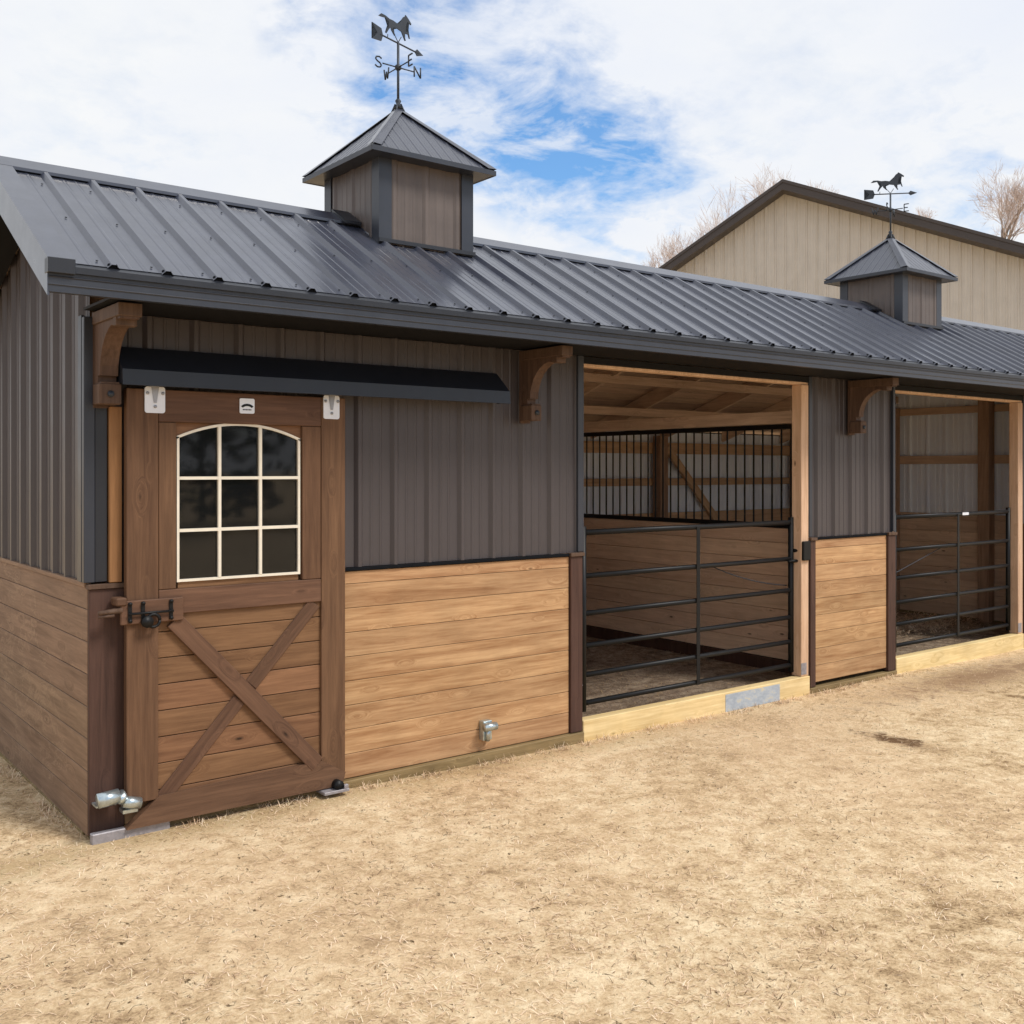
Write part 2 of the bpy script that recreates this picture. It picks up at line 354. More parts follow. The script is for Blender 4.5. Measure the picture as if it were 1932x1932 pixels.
# ------------------------------------------------------------------ dry grass
def scatter(name, n, sampler, mat, lmin, lmax, wid, elev=(3, 35), zf=None, **tg):
    P = sampler(n); n = len(P)
    a = rng.uniform(0, 2*np.pi, n); e = np.radians(rng.uniform(elev[0], elev[1], n)); l = rng.uniform(lmin, lmax, n); wd = wid*rng.uniform(.6, 1.4, n)
    dirv = np.stack([np.cos(a)*np.cos(e), np.sin(a)*np.cos(e), np.sin(e)], 1)
    side = np.stack([-np.sin(a), np.cos(a), np.zeros(n)], 1)*wd[:, None]
    mid = P+dirv*l[:, None]*.55; mid[:, 2] += l*.05
    tip = P+dirv*l[:, None]; tip[:, 2] -= l*.10; tip[:, 2] = np.maximum(tip[:, 2], P[:, 2]+.002)
    V = np.empty((n, 5, 3)); V[:, 0] = P-side; V[:, 1] = P+side; V[:, 2] = mid+side*.8; V[:, 3] = mid-side*.8; V[:, 4] = tip
    me = bpy.data.meshes.new(name); me.vertices.add(n*5); me.vertices.foreach_set('co', V.reshape(-1))
    base = (np.arange(n)*5)[:, None]
    q = base+np.array([0, 1, 2, 3]); t = base+np.array([3, 2, 4])
    loops = np.concatenate([q.reshape(-1), t.reshape(-1)]).astype(np.int32)
    me.loops.add(len(loops)); me.loops.foreach_set('vertex_index', loops)
    me.polygons.add(2*n)
    ls = np.concatenate([np.arange(n)*4, 4*n+np.arange(n)*3]).astype(np.int32); me.polygons.foreach_set('loop_start', ls)
    me.update(calc_edges=True); me.validate()
    # tufts of like-toned blades plus single odd ones
    tone = .5+.16*np.sin(P[:, 0]*2.3+1.1*np.sin(P[:, 1]*1.9))*np.sin(P[:, 1]*2.1+P[:, 0]*.6)+rng.normal(0, .24, n)
    cl_ = np.sin(P[:, 0]*31+3*np.sin(P[:, 1]*17))*np.sin(P[:, 1]*37+3*np.sin(P[:, 0]*13)); tone = tone+.13*cl_
    tone[rng.random(n) < .07] = .03
    at = me.attributes.new('tone', 'FLOAT', 'POINT'); at.data.foreach_set('value', np.repeat(np.clip(tone, 0, .93), 5).astype(np.float32))
    me.materials.append(MT[mat]); o = bpy.data.objects.new(name, me); COL.objects.link(o); return tag(o, **tg)
def lawn(n):
    r = 1.6+rng.random(n)**1.15*13.5; th = rng.uniform(R(-42), R(118), n)
    x = CAM.x+r*np.cos(th); y = CAM.y+r*np.sin(th)
    k = ~((x > -.03) & (x < 10.2) & (y > -.05) & (y < 3.75)) & (y > -7) & (y < 7.5)
    x, y = x[k], y[k]
    clump = np.sin(x*5.3+np.sin(y*3.7)*1.3)*np.sin(y*6.1+np.sin(x*4.3)*1.7)
    k = (rng.random(len(x)) < .62+.38*clump)
    x, y = x[k], y[k]
    z = np.array([ground_z(a, b) for a, b in zip(x, y)])
    return np.stack([x, y, z+.001], 1)
scatter('dry_grass', 340000, lawn, 'straw', .014, .048, .0011, (0, 24), label='short matted dry grass blades over the whole yard', cat='grass', kind='stuff')
def litter(n):
    x = rng.uniform(3.1, 9.9, n); y = rng.uniform(.15, 3.5, n); return np.stack([x, y, np.full(n, .012)], 1)
scatter('stall_litter', 16000, litter, 'litter', .015, .05, .002, (0, 25), label='loose shavings and straw bits scattered on the stall floor', cat='bedding', kind='stuff')

def edge_tufts(n):
    a = rng.random(n); f_ = (a < .72); x = np.where(f_, rng.uniform(.0, 6.7, n), rng.uniform(-.08, -.005, n)); y = np.where(f_, rng.uniform(-.12, -.036, n), rng.uniform(.0, 3.6, n))
    k = (rng.random(n) < .5+.5*np.sin(x*9+np.sin(x*23)*2+y*7)) & ~((x > 0) & (x < .42)); x, y = x[k], y[k]
    return np.stack([x, y, np.array([ground_z(p, q) for p, q in zip(x, y)])], 1)
scatter('grass_edge', 6000, edge_tufts, 'straw', .015, .06, .0012, (5, 65), label='ragged dry grass growing up against the foot of the barn', cat='grass', kind='stuff')
def hay(n):
    x = rng.normal(9.0, .55, n); y = rng.normal(1.25, .22, n); k = (x > 6.8) & (x < 9.9) & (y > .2); x, y = x[k], y[k]
    return np.stack([x, y, .012+rng.random(len(x))*.04], 1)
scatter('hay_strip', 5000, hay, 'straw', .05, .14, .003, (0, 20), label='pale strip of hay on the floor of the farther stall', cat='hay', kind='stuff')

# ------------------------------------------------------------------ barn
barn = empty('horse_barn', (0, 0, 0), label='long charcoal-roofed horse barn with taupe metal and honey wood wainscot', cat='barn')
LX, DY = 10.05, 3.66
SIDE_Z = 1.17
def front_z(y): return 2.553+.575*(y+.51)
RY = .70; RZ = front_z(RY)
def back_z(y): return RZ-.345*(y-RY)
BY = DY+.28
def boards(mb, x0, x1, z0, z1, y0, y1, step=.132, zstart=None, gap=.0026, bev=.002, joints=()):
    z = z0 if zstart is None else zstart
    while z < z1-.01:
        a, b = max(z, z0), min(z+step-gap, z1)
        if b-a > .006: mb.box(x0, x1, y0, y1, a, b, None, bev if b-a > .02 else 0)
        z += step
def boards_y(mb, y0, y1, z0, z1, x0, x1, step=.14, gap=.0028, bev=.002):
    z = z0
    while z < z1-.01:
        b = min(z+step-gap, z1)
        if b-z > .006: mb.box(x0, x1, y0, y1, z, b, None, bev if b-z > .02 else 0)
        z += step

# wainscot boards, front
def front_wainscot(x0, x1, lab):
    m = MB(); boards(m, x0, x1, .03, 1.152, 0.0, .03); o = m.build('wood_siding', 'cedar', barn); o['label'] = lab; return o
front_wainscot(.166, 2.942, 'honey-stained board wainscot beside the sliding door')
front_wainscot(5.502, 6.502, 'narrow honey-stained wainscot between the two stall gates')
front_wainscot(9.00, 9.94, 'honey-stained wainscot at the far right end')
# dark uprights with small caps
def upright(x0, x1, z0, z1, y0=-.018, cap=True, mat='dark_v'):
    m = MB(); m.box(x0, x1, y0, .028, z0, z1, None, .003); o = m.build('trim_board', mat, barn)
    if cap:
        c = MB(); c.box(x0-.008, x1+.008, y0-.012, .012, z1+.001, z1+.024, .7, .002); c.build('trim_cap', 'bracket', o)
    return o
upright(.002, .162, .012, 1.150)
upright(2.946, 3.045, .03, 1.152)
upright(5.432, 5.498, .00, 1.150)
upright(6.506, 6.618, .00, 1.152)
upright(8.90, 8.996, .00, 1.152)
upright(9.944, 10.046, .03, 1.152)
# side wainscot (left gable) and its cap
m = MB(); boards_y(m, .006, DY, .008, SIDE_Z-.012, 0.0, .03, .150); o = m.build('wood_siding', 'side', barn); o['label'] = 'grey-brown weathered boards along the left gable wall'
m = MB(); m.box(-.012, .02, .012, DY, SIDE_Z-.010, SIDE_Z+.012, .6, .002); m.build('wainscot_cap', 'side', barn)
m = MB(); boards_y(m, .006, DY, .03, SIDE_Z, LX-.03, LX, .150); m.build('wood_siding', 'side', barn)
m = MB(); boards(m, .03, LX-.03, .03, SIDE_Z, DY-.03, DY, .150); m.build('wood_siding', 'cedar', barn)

# ribbed metal walls
def metal_front(x0, x1, z0, z1, lab=None):
    m = MB(); sheet(m, ribs(x0, x1, 1.172-.229*8), lambda a, h, t: (a, .016-h, z0+(z1-z0)*t)); o = m.build('metal_siding', 'taupe', barn)
    if lab: o['label'] = lab
    return o
metal_front(.088, 3.03, SIDE_Z+.004, 2.44, 'taupe ribbed metal above the wainscot and behind the track')
metal_front(5.45, 6.61, SIDE_Z+.004, 2.44, 'taupe ribbed metal panel between the stall openings')
metal_front(8.88, 10.03, SIDE_Z+.004, 2.44)
def gable(x, sgn, lab=None):
    m = MB(); pr = ribs(.012, DY, .10, RIB, 1.0)
    def f(a, h, t):
        top = (front_z(a) if a < RY else back_z(a))-.05
        return (x+sgn*(h-.012), a, SIDE_Z+.008+(top-SIDE_Z-.008)*t)
    sheet(m, pr, f); o = m.build('gable_siding', 'taupe', barn)
    if lab: o['label'] = lab
gable(0.0, -1, 'deeply ribbed taupe metal on the left gable end'); gable(LX, 1)
m = MB(); sheet(m, ribs(.03, LX-.03, 0), lambda a, h, t: (a, DY-.012+h, SIDE_Z+.004+(back_z(DY)-.06-SIDE_Z)*t)); m.build('metal_siding', 'taupe', barn)
# corner and opening trims (charcoal)
def ctrim(x0, x1, y0, y1, z0, z1, name='corner_trim'):
    m = MB(); m.box(x0, x1, y0, y1, z0, z1, .5, .003)
    return m.build(name, 'trim', barn)
m = MB(); m.box(-.022, .028, -.020, .014, SIDE_Z+.012, 2.41, .5, .003); m.build('corner_trim', 'trim', barn); m = MB(); m.box(.0285, .086, -.012, .014, SIDE_Z+.012, 2.41, .5, .003); m.build('corner_trim', 'black_trim', barn)
m = MB(); m.box(-.024, -.008, .016, .070, SIDE_Z+.014, 2.42, .5, .002); m.build('corner_trim', 'trim', barn)
ctrim(3.012, 3.062, -.012, .05, SIDE_Z+.010, 2.44); ctrim(5.425, 5.462, -.012, .05, SIDE_Z+.010, 2.44)
ctrim(6.590, 6.622, -.012, .05, SIDE_Z+.010, 2.44); ctrim(8.87, 8.905, -.012, .05, SIDE_Z+.010, 2.44)
for x0, x1 in ((.166, 3.01), (5.464, 6.588), (8.91, 10.0)):
    m = MB(); m.box(x0, x1, -.012, .012, 1.155, 1.172, .5, .002); m.build('base_trim', 'foam', barn)

# skid, sills
for bx_ in ((.02, 3.046, -.034, .10, -.09, .026), (5.42, 6.62, -.030, .10, -.09, -.004), (8.865, 10.04, -.03, .1, -.09, .026), (.004, .12, .104, DY-.02, -.09, .004), (LX-.12, LX-.002, .104, DY-.02, -.09, .026)):
    m = MB(); m.box(*bx_, None, .004); m.build('skid', 'skid', barn)
s1 = MB(); s1.box(3.048, 5.418, -.022, .062, -.10, .095, .6, .005); o = s1.build('door_sill', 'pine', barn); o['label'] = 'yellow pine sill board with a blue-grey patch under the nearer gate'
p = MB(); p.box(4.42, 5.04, -.0245, -.0222, -.045, .080, .5); p.build('patch', 'patch', o)
s2 = MB(); s2.box(6.622, 8.86, -.022, .062, -.10, .095, .8, .005); s2.build('door_sill', 'pine', barn)['label'] = 'yellow pine sill board under the farther gate'
# grey base plate under the corner
m = MB(); m.box(.0, .36, -.072, -.0350, -.04, .034, .5, .004); m.build('base_plate', 'galvdull', barn)

# jambs / posts of the openings
for x0, x1 in ((5.325, 5.422), (8.77, 8.866)):
    m = MB(); m.box(x0+.004, x1, -.006, .085, .096, 2.371, None, .004); o = m.build('door_jamb', 'jamb', barn)
    g_ = MB(); g_.box(x0+.001, x1-.03, -.0085, -.0062, .11, .20, .5); g_.build('post_anchor', 'galvdull', o)
for x0, x1 in ((3.064, 3.10), (6.625, 6.70)):
    m = MB(); m.box(x0, x1, .05, .135, .108, 2.385, None, .004); m.build('door_jamb', 'dark_v' if x0 < 4 else 'frame_v', barn)
m = MB(); m.box(.090, .148, -.030, .012, 1.178, 2.00, None, .003); m.build('door_post', 'strip', barn)['label'] = 'raw yellow wood strip beside the sliding door'
# header beams
for x0, x1 in ((3.05, 5.44), (6.61, 8.88)):
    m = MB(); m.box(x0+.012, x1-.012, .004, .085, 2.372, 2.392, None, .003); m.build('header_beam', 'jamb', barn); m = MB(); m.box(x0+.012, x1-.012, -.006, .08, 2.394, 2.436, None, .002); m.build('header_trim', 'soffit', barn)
m = MB(); m.box(.03, LX-.03, .088, .13, 2.386, 2.60, None, .003); m.build('header_beam', 'deck', barn)

# ---- roof
X0, X1 = -.30, LX+.30
m = MB()
pf = [(a_, h_ if h_ > .0045 else h_*.45) for a_, h_ in ribs(X0, X1, -.038-.03, RIB)]
sl = math.hypot(1, .575); nx = (-.575/sl, 1/sl)
def fr(a, h, t):
    y = -.525+(RY+.525)*t; return (a, y+nx[0]*h, front_z(y)+nx[1]*h)
sheet(m, pf, fr)
nb = (.345/math.hypot(1, .345), 1/math.hypot(1, .345))
def fb(a, h, t):
    y = RY+.002+(BY-RY)*t; return (a, y+nb[0]*h, back_z(y)+nb[1]*h)
sheet(m, pf, fb)
# screws beside the ribs
def screw(mb, x, y):
    z = front_z(y); c = Vector((x, y+nx[0]*.003, z+nx[1]*.003)); n_ = Vector((0, nx[0], nx[1])); s_ = Vector((1, 0, 0)); t_ = n_.cross(s_)
    vs = [c+(s_*math.cos(k*math.pi/3)+t_*math.sin(k*math.pi/3))*.0052+n_*hh for hh in (0, .004) for k in range(6)]
    mb.add(vs, [tuple(range(6, 12))]+[(k, (k+1) % 6, (k+1) % 6+6, k+6) for k in range(6)], .1)
nroof = len(m.f); k = -2
while True:
    x = -.068+k*RIB-.022; k += 1
    if x > X1-.05: break
    if x < X0+.03: continue
    for y in (-.46, .02, .45): screw(m, x, y)
for y in (-.40, .02, .30, .55): screw(m, X0+.045, y)
roof = m.build('roof', 'roof', barn); roof['label'] = 'glossy charcoal standing-rib metal roof'; roof.data.materials.append(MT['trim'])
roof.data.polygons.foreach_set('material_index', np.array([0]*nroof+[1]*(len(m.f)-nroof), dtype=np.int32))
# deck, drip edge, fascia, rake
m = MB()
yy = -.47
while yy < RY-.02:
    y2 = min(yy+.14, RY); m.add([(X0+.03, yy, front_z(yy)-.03), (X1-.03, yy, front_z(yy)-.03), (X1-.03, y2-.004, front_z(y2-.004)-.03), (X0+.03, y2-.004, front_z(y2-.004)-.03)], [(0, 1, 2, 3)]); yy += .14
yy = RY
while yy < BY-.02:
    y2 = min(yy+.14, BY-.01); m.add([(X0+.03, yy, back_z(yy)-.03), (X1-.03, yy, back_z(yy)-.03), (X1-.03, y2-.004, back_z(y2-.004)-.03), (X0+.03, y2-.004, back_z(y2-.004)-.03)], [(0, 1, 2, 3)]); yy += .14
m.build('roof_deck', 'deck', roof)
m = MB(); m.prism([(-.535, 2.425), (-.500, 2.425), (-.500, 2.525), (-.535, 2.525)], X0, X1); m.prism([(-.540, 2.487), (-.5355, 2.483), (-.5355, 2.492)], X0, X1)
m.prism([(-.5395, 2.455), (-.5355, 2.451), (-.5355, 2.459)], X0, X1)
fa = m.build('fascia', 'trim', roof)
m = MB(); m.prism([(-.548, 2.506), (-.536, 2.506), (-.536, 2.530), (-.505, 2.548), (-.520, 2.549), (-.548, 2.532)], X0-.004, X1+.004); 
m.box(X0-.006, X0+.10, -.556, -.500, 2.500, 2.562, .5, .002); m.build('drip_edge', 'black_trim', roof)
m = MB(); k = -1
while -.068+k*RIB < X1-.06:
    x = -.068+k*RIB; k += 1
    if x < X0: continue
    m.box(x+.006, x+.046, -.522, -.508, 2.545, 2.570, .1, .004)
m.box(X0+.1, X1-.01, -.520, -.510, 2.540, 2.553, .1); m.build('rib_closures', 'foam', roof)
# soffits
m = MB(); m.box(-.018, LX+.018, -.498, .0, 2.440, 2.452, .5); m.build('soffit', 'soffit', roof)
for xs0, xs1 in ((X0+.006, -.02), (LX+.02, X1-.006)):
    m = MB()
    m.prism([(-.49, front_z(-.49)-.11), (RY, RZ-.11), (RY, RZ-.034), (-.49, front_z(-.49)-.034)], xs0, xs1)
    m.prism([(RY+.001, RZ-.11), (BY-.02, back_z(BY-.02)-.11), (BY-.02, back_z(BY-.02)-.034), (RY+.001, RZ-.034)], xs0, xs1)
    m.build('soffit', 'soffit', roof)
# rake trims
for (xa, s_) in ((X0, 1), (X1, -1)):
    m = MB()
    for (ya, yb, zf) in ((-.534, RY, front_z), (RY+.002, BY, back_z)):
        m.prism([(ya, zf(ya)-.130), (yb, zf(yb)-.130), (yb, zf(yb)+.026), (ya, zf(ya)+.026)], xa-.004*s_, xa+.004*s_)
        m.prism([(ya, zf(ya)+.021), (yb, zf(yb)+.021), (yb, zf(yb)+.026), (ya, zf(ya)+.026)], xa+.004*s_, xa+.105*s_)
        m.prism([(ya, zf(ya)+.004), (yb, zf(yb)+.004), (yb, zf(yb)+.0208), (ya, zf(ya)+.0208)], xa+.101*s_, xa+.105*s_)
    m.build('rake_trim', 'roof', roof)
# ridge cap
m = MB()
yc, yd = RY-.115, RY+.13
m.prism([(yc, front_z(yc)+.021), (RY, RZ+.026), (yd, back_z(yd)+.022), (yd, back_z(yd)+.028), (RY, RZ+.034), (yc, front_z(yc)+.028)], X0-.008, X1+.008)
m.prism([(yc, front_z(yc)+.012), (yc+.004, front_z(yc)+.012), (yc+.004, front_z(yc)+.0209), (yc, front_z(yc)+.0209)], X0-.008, X1+.008)
m.build('ridge_cap', 'roof', roof)
m = MB(); m.box(X0+.12, X1-.12, yc+.006, yc+.012, front_z(yc)+.004, front_z(yc)+.020, .1); m.build('ridge_closure', 'foam', roof)
# rafters, ridge beam, purlins
for x in (1.2, 2.2, 2.98, 4.10, 5.30, 6.40, 7.50, 8.60, 9.75):
    m = MB(); d = .15
    m.prism([(-.44, front_z(-.44)-.036), (.0, front_z(0)-.036), (.0, front_z(0)-.10), (-.44, front_z(-.44)-.08)], x, x+.038)
    m.prism([(.135, front_z(.135)-.036), (RY-.022, RZ-.05), (RY-.022, RZ-.05-d), (.135, front_z(.135)-.036-d)], x, x+.038)
    m.prism([(RY+.022, RZ-.046), (DY-.05, back_z(DY-.05)-.036), (DY-.05, back_z(DY-.05)-.036-d), (RY+.022, RZ-.05-d)], x, x+.038)
    m.build('rafter', 'frame_y', barn)
m = MB(); m.box(.04, LX-.04, RY-.02, RY+.02, RZ-.26, RZ-.05); m.build('ridge_beam', 'deck', barn)
for y in (1.35, 2.05, 2.75):
    m = MB(); m.box(.04, LX-.04, y, y+.038, back_z(y)-.27, back_z(y)-.19); m.build('purlin', 'deck', barn)

# ---- interior walls
m = MB(); boards(m, 3.1, LX-.10, .02, 1.20, DY-.075, DY-.045, .14); m.build('kick_boards', 'inner', barn)
m = MB(); sheet(m, ribs(3.0, LX-.05, 0), lambda a, h, t: (a, DY-.020-h, 1.2+(back_z(DY)-.07-1.2)*t)); m.build('inner_liner', 'liner', barn)
m = MB(); m.box(3.1, LX-.05, DY-.085, DY-.046, 1.525, 1.610, None, .003); m.box(3.1, LX-.05, DY-.085, DY-.046, 1.90, 2.03, None, .003); m.build('wall_girt', 'inner', barn)
for x in (4.6, 7.34, 9.90):
    m = MB(); m.box(x, x+.13, DY-.215, DY-.088, .01, back_z(DY-.2)-.19, None, .004); m.build('wall_post', 'frame_v', barn)
br = MB(); br.box(-.70, .70, -.02, .02, -.045, .045, None, .003); o = br.build('wall_brace', 'inner', barn); o.location = (8.05, DY-.11, 1.48); o.rotation_euler = (0, R(45), 0)
# right end wall inside
m = MB(); boards_y(m, .14, DY-.1, .02, 1.20, LX-.075, LX-.045, .14); m.build('kick_boards', 'inner_y', barn)
m = MB(); sheet(m, ribs(.02, DY-.03, .05), lambda a, h, t: (LX-.022-h, a, 1.2+((front_z(a) if a < RY else back_z(a))-.06-1.2)*t)); m.build('inner_liner', 'liner', barn)
m = MB(); m.box(LX-.085, LX-.046, .02, DY-.1, 1.78, 1.875, None, .003); m.box(LX-.085, LX-.046, .02, DY-.1, 2.36, 2.50-.06, None, .003); m.build('wall_girt', 'inner_y', barn)
for y in (.84, 2.0):
    m = MB(); m.box(LX-.215, LX-.088, y, y+.13, .01, 2.62 if y < 1 else 2.45, None, .004); m.build('wall_post', 'frame_v', barn)
# tack room wall
m = MB(); boards_y(m, .14, DY-.09, .02, 2.35, 3.00, 3.04, .14); m.build('tack_room_wall', 'inner_y', barn)
# stall partition with bar grille
m = MB(); boards_y(m, .16, DY-.22, .115, 1.215, 5.74, 5.78, .14); part = m.build('stall_partition', 'inner_y', barn); part['label'] = 'board partition with a black bar grille between the two stalls'
m = MB(); m.box(5.72, 5.80, .16, DY-.22, .0, .110, .2, .003); m.build('base_board', 'dark_v', part)
m = MB(); m.box(5.738, 5.782, .16, DY-.22, 2.05, 2.09); m.box(5.738, 5.782, .16, DY-.22, 1.218, 1.256)
y = .22
while y < DY-.25: m.tube([(5.76, y, 1.25), (5.76, y, 2.055)], .0085, 6, .5, False); y += .098
m.build('bar_grille', 'black', part)
m = MB(); m.box(5.73, 5.79, .16, DY-.22, 2.095, 2.20, None, .003); m.build('top_beam', 'frame_y', part)
m = MB(); m.box(5.71, 5.81, .145, .158, .0, 2.2); m.build('end_stud', 'frame_v', part)

# ---- track cover
m = MB(); m.prism([(.010, 2.278), (-.020, 2.283), (-.150, 2.168), (-.158, 2.095), (-.150, 2.094), (-.141, 2.160), (-.018, 2.268), (.010, 2.268)], .112, 2.352)
m.prism([(-.022, 2.262), (-.14, 2.157), (-.146, 2.10), (-.03, 2.10)], 2.347, 2.350); m.prism([(-.022, 2.262), (-.14, 2.157), (-.146, 2.10), (-.03, 2.10)], .114, .117)
tk = m.build('track_cover', 'black_trim', barn); tk['label'] = 'long black sheet-metal cover over the sliding door track'
m = MB(); m.box(.13, 2.33, -.085, -.045, 2.115, 2.15, .4, .004); m.build('track_rail', 'galvdull', tk)

# ---- brackets
def bracket(x0, x1):
    arc = []
    for i in range(9):
        a = math.pi/2*i/8; arc.append((-.085-.215*(1-math.cos(a)), 2.135+.215*math.sin(a)))
    poly = [(-.001, 2.005), (-.001, 2.425), (-.385, 2.425), (-.385, 2.362), (-.335, 2.362), (-.335, 2.338)]+[(-.300, 2.338)]+arc[::-1][1:]+[(-.060, 2.135), (-.060, 2.105), (-.105, 2.105), (-.105, 2.005)]
    m = MB(); m.prism([(y-.02, z) for y, z in poly], x0+.006, x1-.006, 'X', .6)
    m.box(x0-.002, x1+.002, -.13, -.022, 2.003, 2.098, .8, .004); m.box(x0-.004, x1+.004, -.415, -.022, 2.372, 2.430, .7, .003); m.box(x0, x1, -.021, -.006, 1.99, 2.433, .3)
    m.box(x0+.001, x1-.001, -.360, -.315, 2.335, 2.380, .85, .003)
    o = m.build('eave_bracket', 'bracket', barn)
    c = (x0+x1)/2; b_ = MB(); b_.tube([(c, -.128, 2.050), (c, -.140, 2.050)], .015, 8, .2); b_.build('bolt', 'iron', o); return o
for x0, x1 in ((.018, .112), (2.535, 2.610), (5.94, 6.015), (9.4, 9.49)): bracket(x0, x1)

# ------------------------------------------------------------------ sliding door
DF = -.088                                    # front face
m = MB()
def pl(x0, x1, z0, z1, y0=DF, y1=-.045, tone=None, bev=.003): m.box(x0, x1, y0, y1, z0, z1, tone, bev)
pl(1.153, 1.293, .10, 2.085)
door = m.build('sliding_door', 'brown_v', barn); door['label'] = 'brown wooden sliding barn door with a nine-pane arched window'
for a_ in ((.150, .298, .145, 2.085, DF), (.300, .385, 1.135, 1.930, DF+.003), (1.045, 1.151, 1.135, 1.930, DF+.003)):
    m = MB(); pl(*a_); m.build('door_stile', 'brown_v', door)
for a_ in ((.300, 1.151, 1.932, 2.085, DF+.001), (.300, 1.151, 1.015, 1.133, DF+.001)):
    m = MB(); pl(*a_); m.build('door_rail', 'brown_x', door)
m = MB(); m.prism([(.150, .030), (1.275, .030), (1.293, .098), (1.151, .180), (.300, .160), (.150, .035)], DF-.004, -.047, 'Y'); m.build('bottom_rail', 'brown_x', door)
m = MB(); boards(m, .296, 1.156, .10, 1.03, -.070, -.048, .125, .06, .004); m.build('lower_panel', 'cedar_door', door)
def brace(xa, za, xb, zb, wd, y0, y1, name='brace'):
    L_ = math.hypot(xb-xa, zb-za); b_ = MB(); b_.box(-L_/2, L_/2, y0, y1, -wd/2, wd/2, None, .003)
    o = b_.build(name, 'brown_x', door); o.location = ((xa+xb)/2, 0, (za+zb)/2); o.rotation_euler = (0, -math.atan2(zb-za, xb-xa), 0); return o
brace(.372, .985, 1.128, .165, .085, -.094, -.0705)
brace(.765, .625, 1.118, 1.008, .072, -.082, -.0705)
brace(.318, .140, .705, .560, .072, -.082, -.0705)
# window: field board with an arched opening, glass, grid
def arch(x): 
    t = (x-.713)/.325; return 1.862+.072*(1-t*t)
m = MB(); xs = [.386+i*(1.044-.386)/24 for i in range(25)]
for a, b in zip(xs, xs[1:]):
    if b <= .398 or a >= 1.030: m.add([(a, -.066, 1.134), (b, -.066, 1.134), (b, -.066, 1.931), (a, -.066, 1.931)], [(0, 1, 2, 3)], .6)
    else: m.add([(a, -.066, arch(a)-.004), (b, -.066, arch(b)-.004), (b, -.066, 1.931), (a, -.066, 1.931)], [(0, 1, 2, 3)], .6)
m.build('window_field', 'cedar_door', door)
m = MB(); m.add([(.398, -.066, 1.134), (1.030, -.066, 1.134), (1.030, -.066, 1.170), (.398, -.066, 1.170)], [(0, 1, 2, 3)], .7); m.build('window_sill', 'cedar_door', door)
xs = [.390+i*(1.036-.390)/20 for i in range(21)]
m = MB(); top = [(x, arch(x)) for x in xs]
poly = [(.390, 1.165)]+top+[(1.036, 1.165)]
m.prism(poly, -.062, -.058, 'Y'); m.build('window_glass', 'glass', door)
m = MB()
wl, wr, wb = .390, 1.036, 1.165
v1, v2 = .603, .817; h1, h2 = 1.412, 1.664; th = .0075
m.box(wl, wl+.012, -.078, -.063, wb, arch(wl)); m.box(wr-.012, wr, -.078, -.063, wb, arch(wr)); m.box(wl+.012, wr-.012, -.078, -.063, wb, wb+.012)
for v in (v1, v2): m.box(v-th, v+th, -.080, -.063, wb+.012, arch(v)-.006)
for h in (h1, h2):
    for a, b in ((wl+.012, v1-th), (v1+th, v2-th), (v2+th, wr-.012)): m.box(a, b, -.0795, -.063, h-th, h+th)
for (a, za), (b, zb) in zip(top, top[1:]): m.prism([(a, za-.010), (b, zb-.010), (b, zb+.003), (a, za+.003)], -.078, -.063, 'Y')
m.build('window_grid', 'cream', door)
m = MB(); m.box(.38, 1.05, -.040, -.030, 1.15, 1.94); m.build('dark_interior_sheet', 'soffit', door)  # dark sheet behind the glass stands in for the unlit interior
# hanger plates
def rounded(x0, x1, z0, z1, r, n=4):
    pts = []
    for cx, cz, a0 in ((x1-r, z1-r, 0), (x0+r, z1-r, 90), (x0+r, z0+r, 180), (x1-r, z0+r, 270)):
        for i in range(n+1): a = R(a0+90*i/n); pts.append((cx+r*math.cos(a), cz+r*math.sin(a)))
    return pts
for x0, x1 in ((.232, .328), (1.162, 1.255)):
    m = MB(); m.prism(rounded(x0, x1, 1.972, 2.096, .012), DF-.006, DF-.001, 'Y'); o = m.build('hanger_plate', 'white', door)
    c = (x0+x1)/2; m = MB(); m.prism([(c-.018, 2.098), (c+.018, 2.098), (c+.006, 2.020), (c-.006, 2.020)], DF-.011, DF-.0061, 'Y')
    for dx, z in ((-.036, 2.065), (.036, 2.065), (0, 2.002)): m.tube([(c+dx, DF-.006, z), (c+dx, DF-.012, z)], .0075, 8)
    o2 = m.build('hanger_strap', 'greymark', door)
m = MB(); m.prism(rounded(.700, .778, 1.985, 2.060, .008), DF-.006, DF-.001, 'Y'); m.build('name_plate', 'white', door)
m = MB()
for i in range(6):                            # small arched mark with a line of tiny lettering under it
    a0, a1 = R(35+110*i/6), R(35+110*(i+1)/6); c = (.739, 2.002)
    m.prism([(c[0]+.040*math.cos(a0), c[1]+.032*math.sin(a0)), (c[0]+.040*math.cos(a1), c[1]+.032*math.sin(a1)), (c[0]+.028*math.cos(a1), c[1]+.020*math.sin(a1)), (c[0]+.028*math.cos(a0), c[1]+.020*math.sin(a0))], DF-.0075, DF-.0062, 'Y')
for i in range(6): m.box(.7165+i*.0078, .7215+i*.0078, DF-.0075, DF-.0062, 2.001, 2.007)
m.build('plate_lettering', 'black', door)
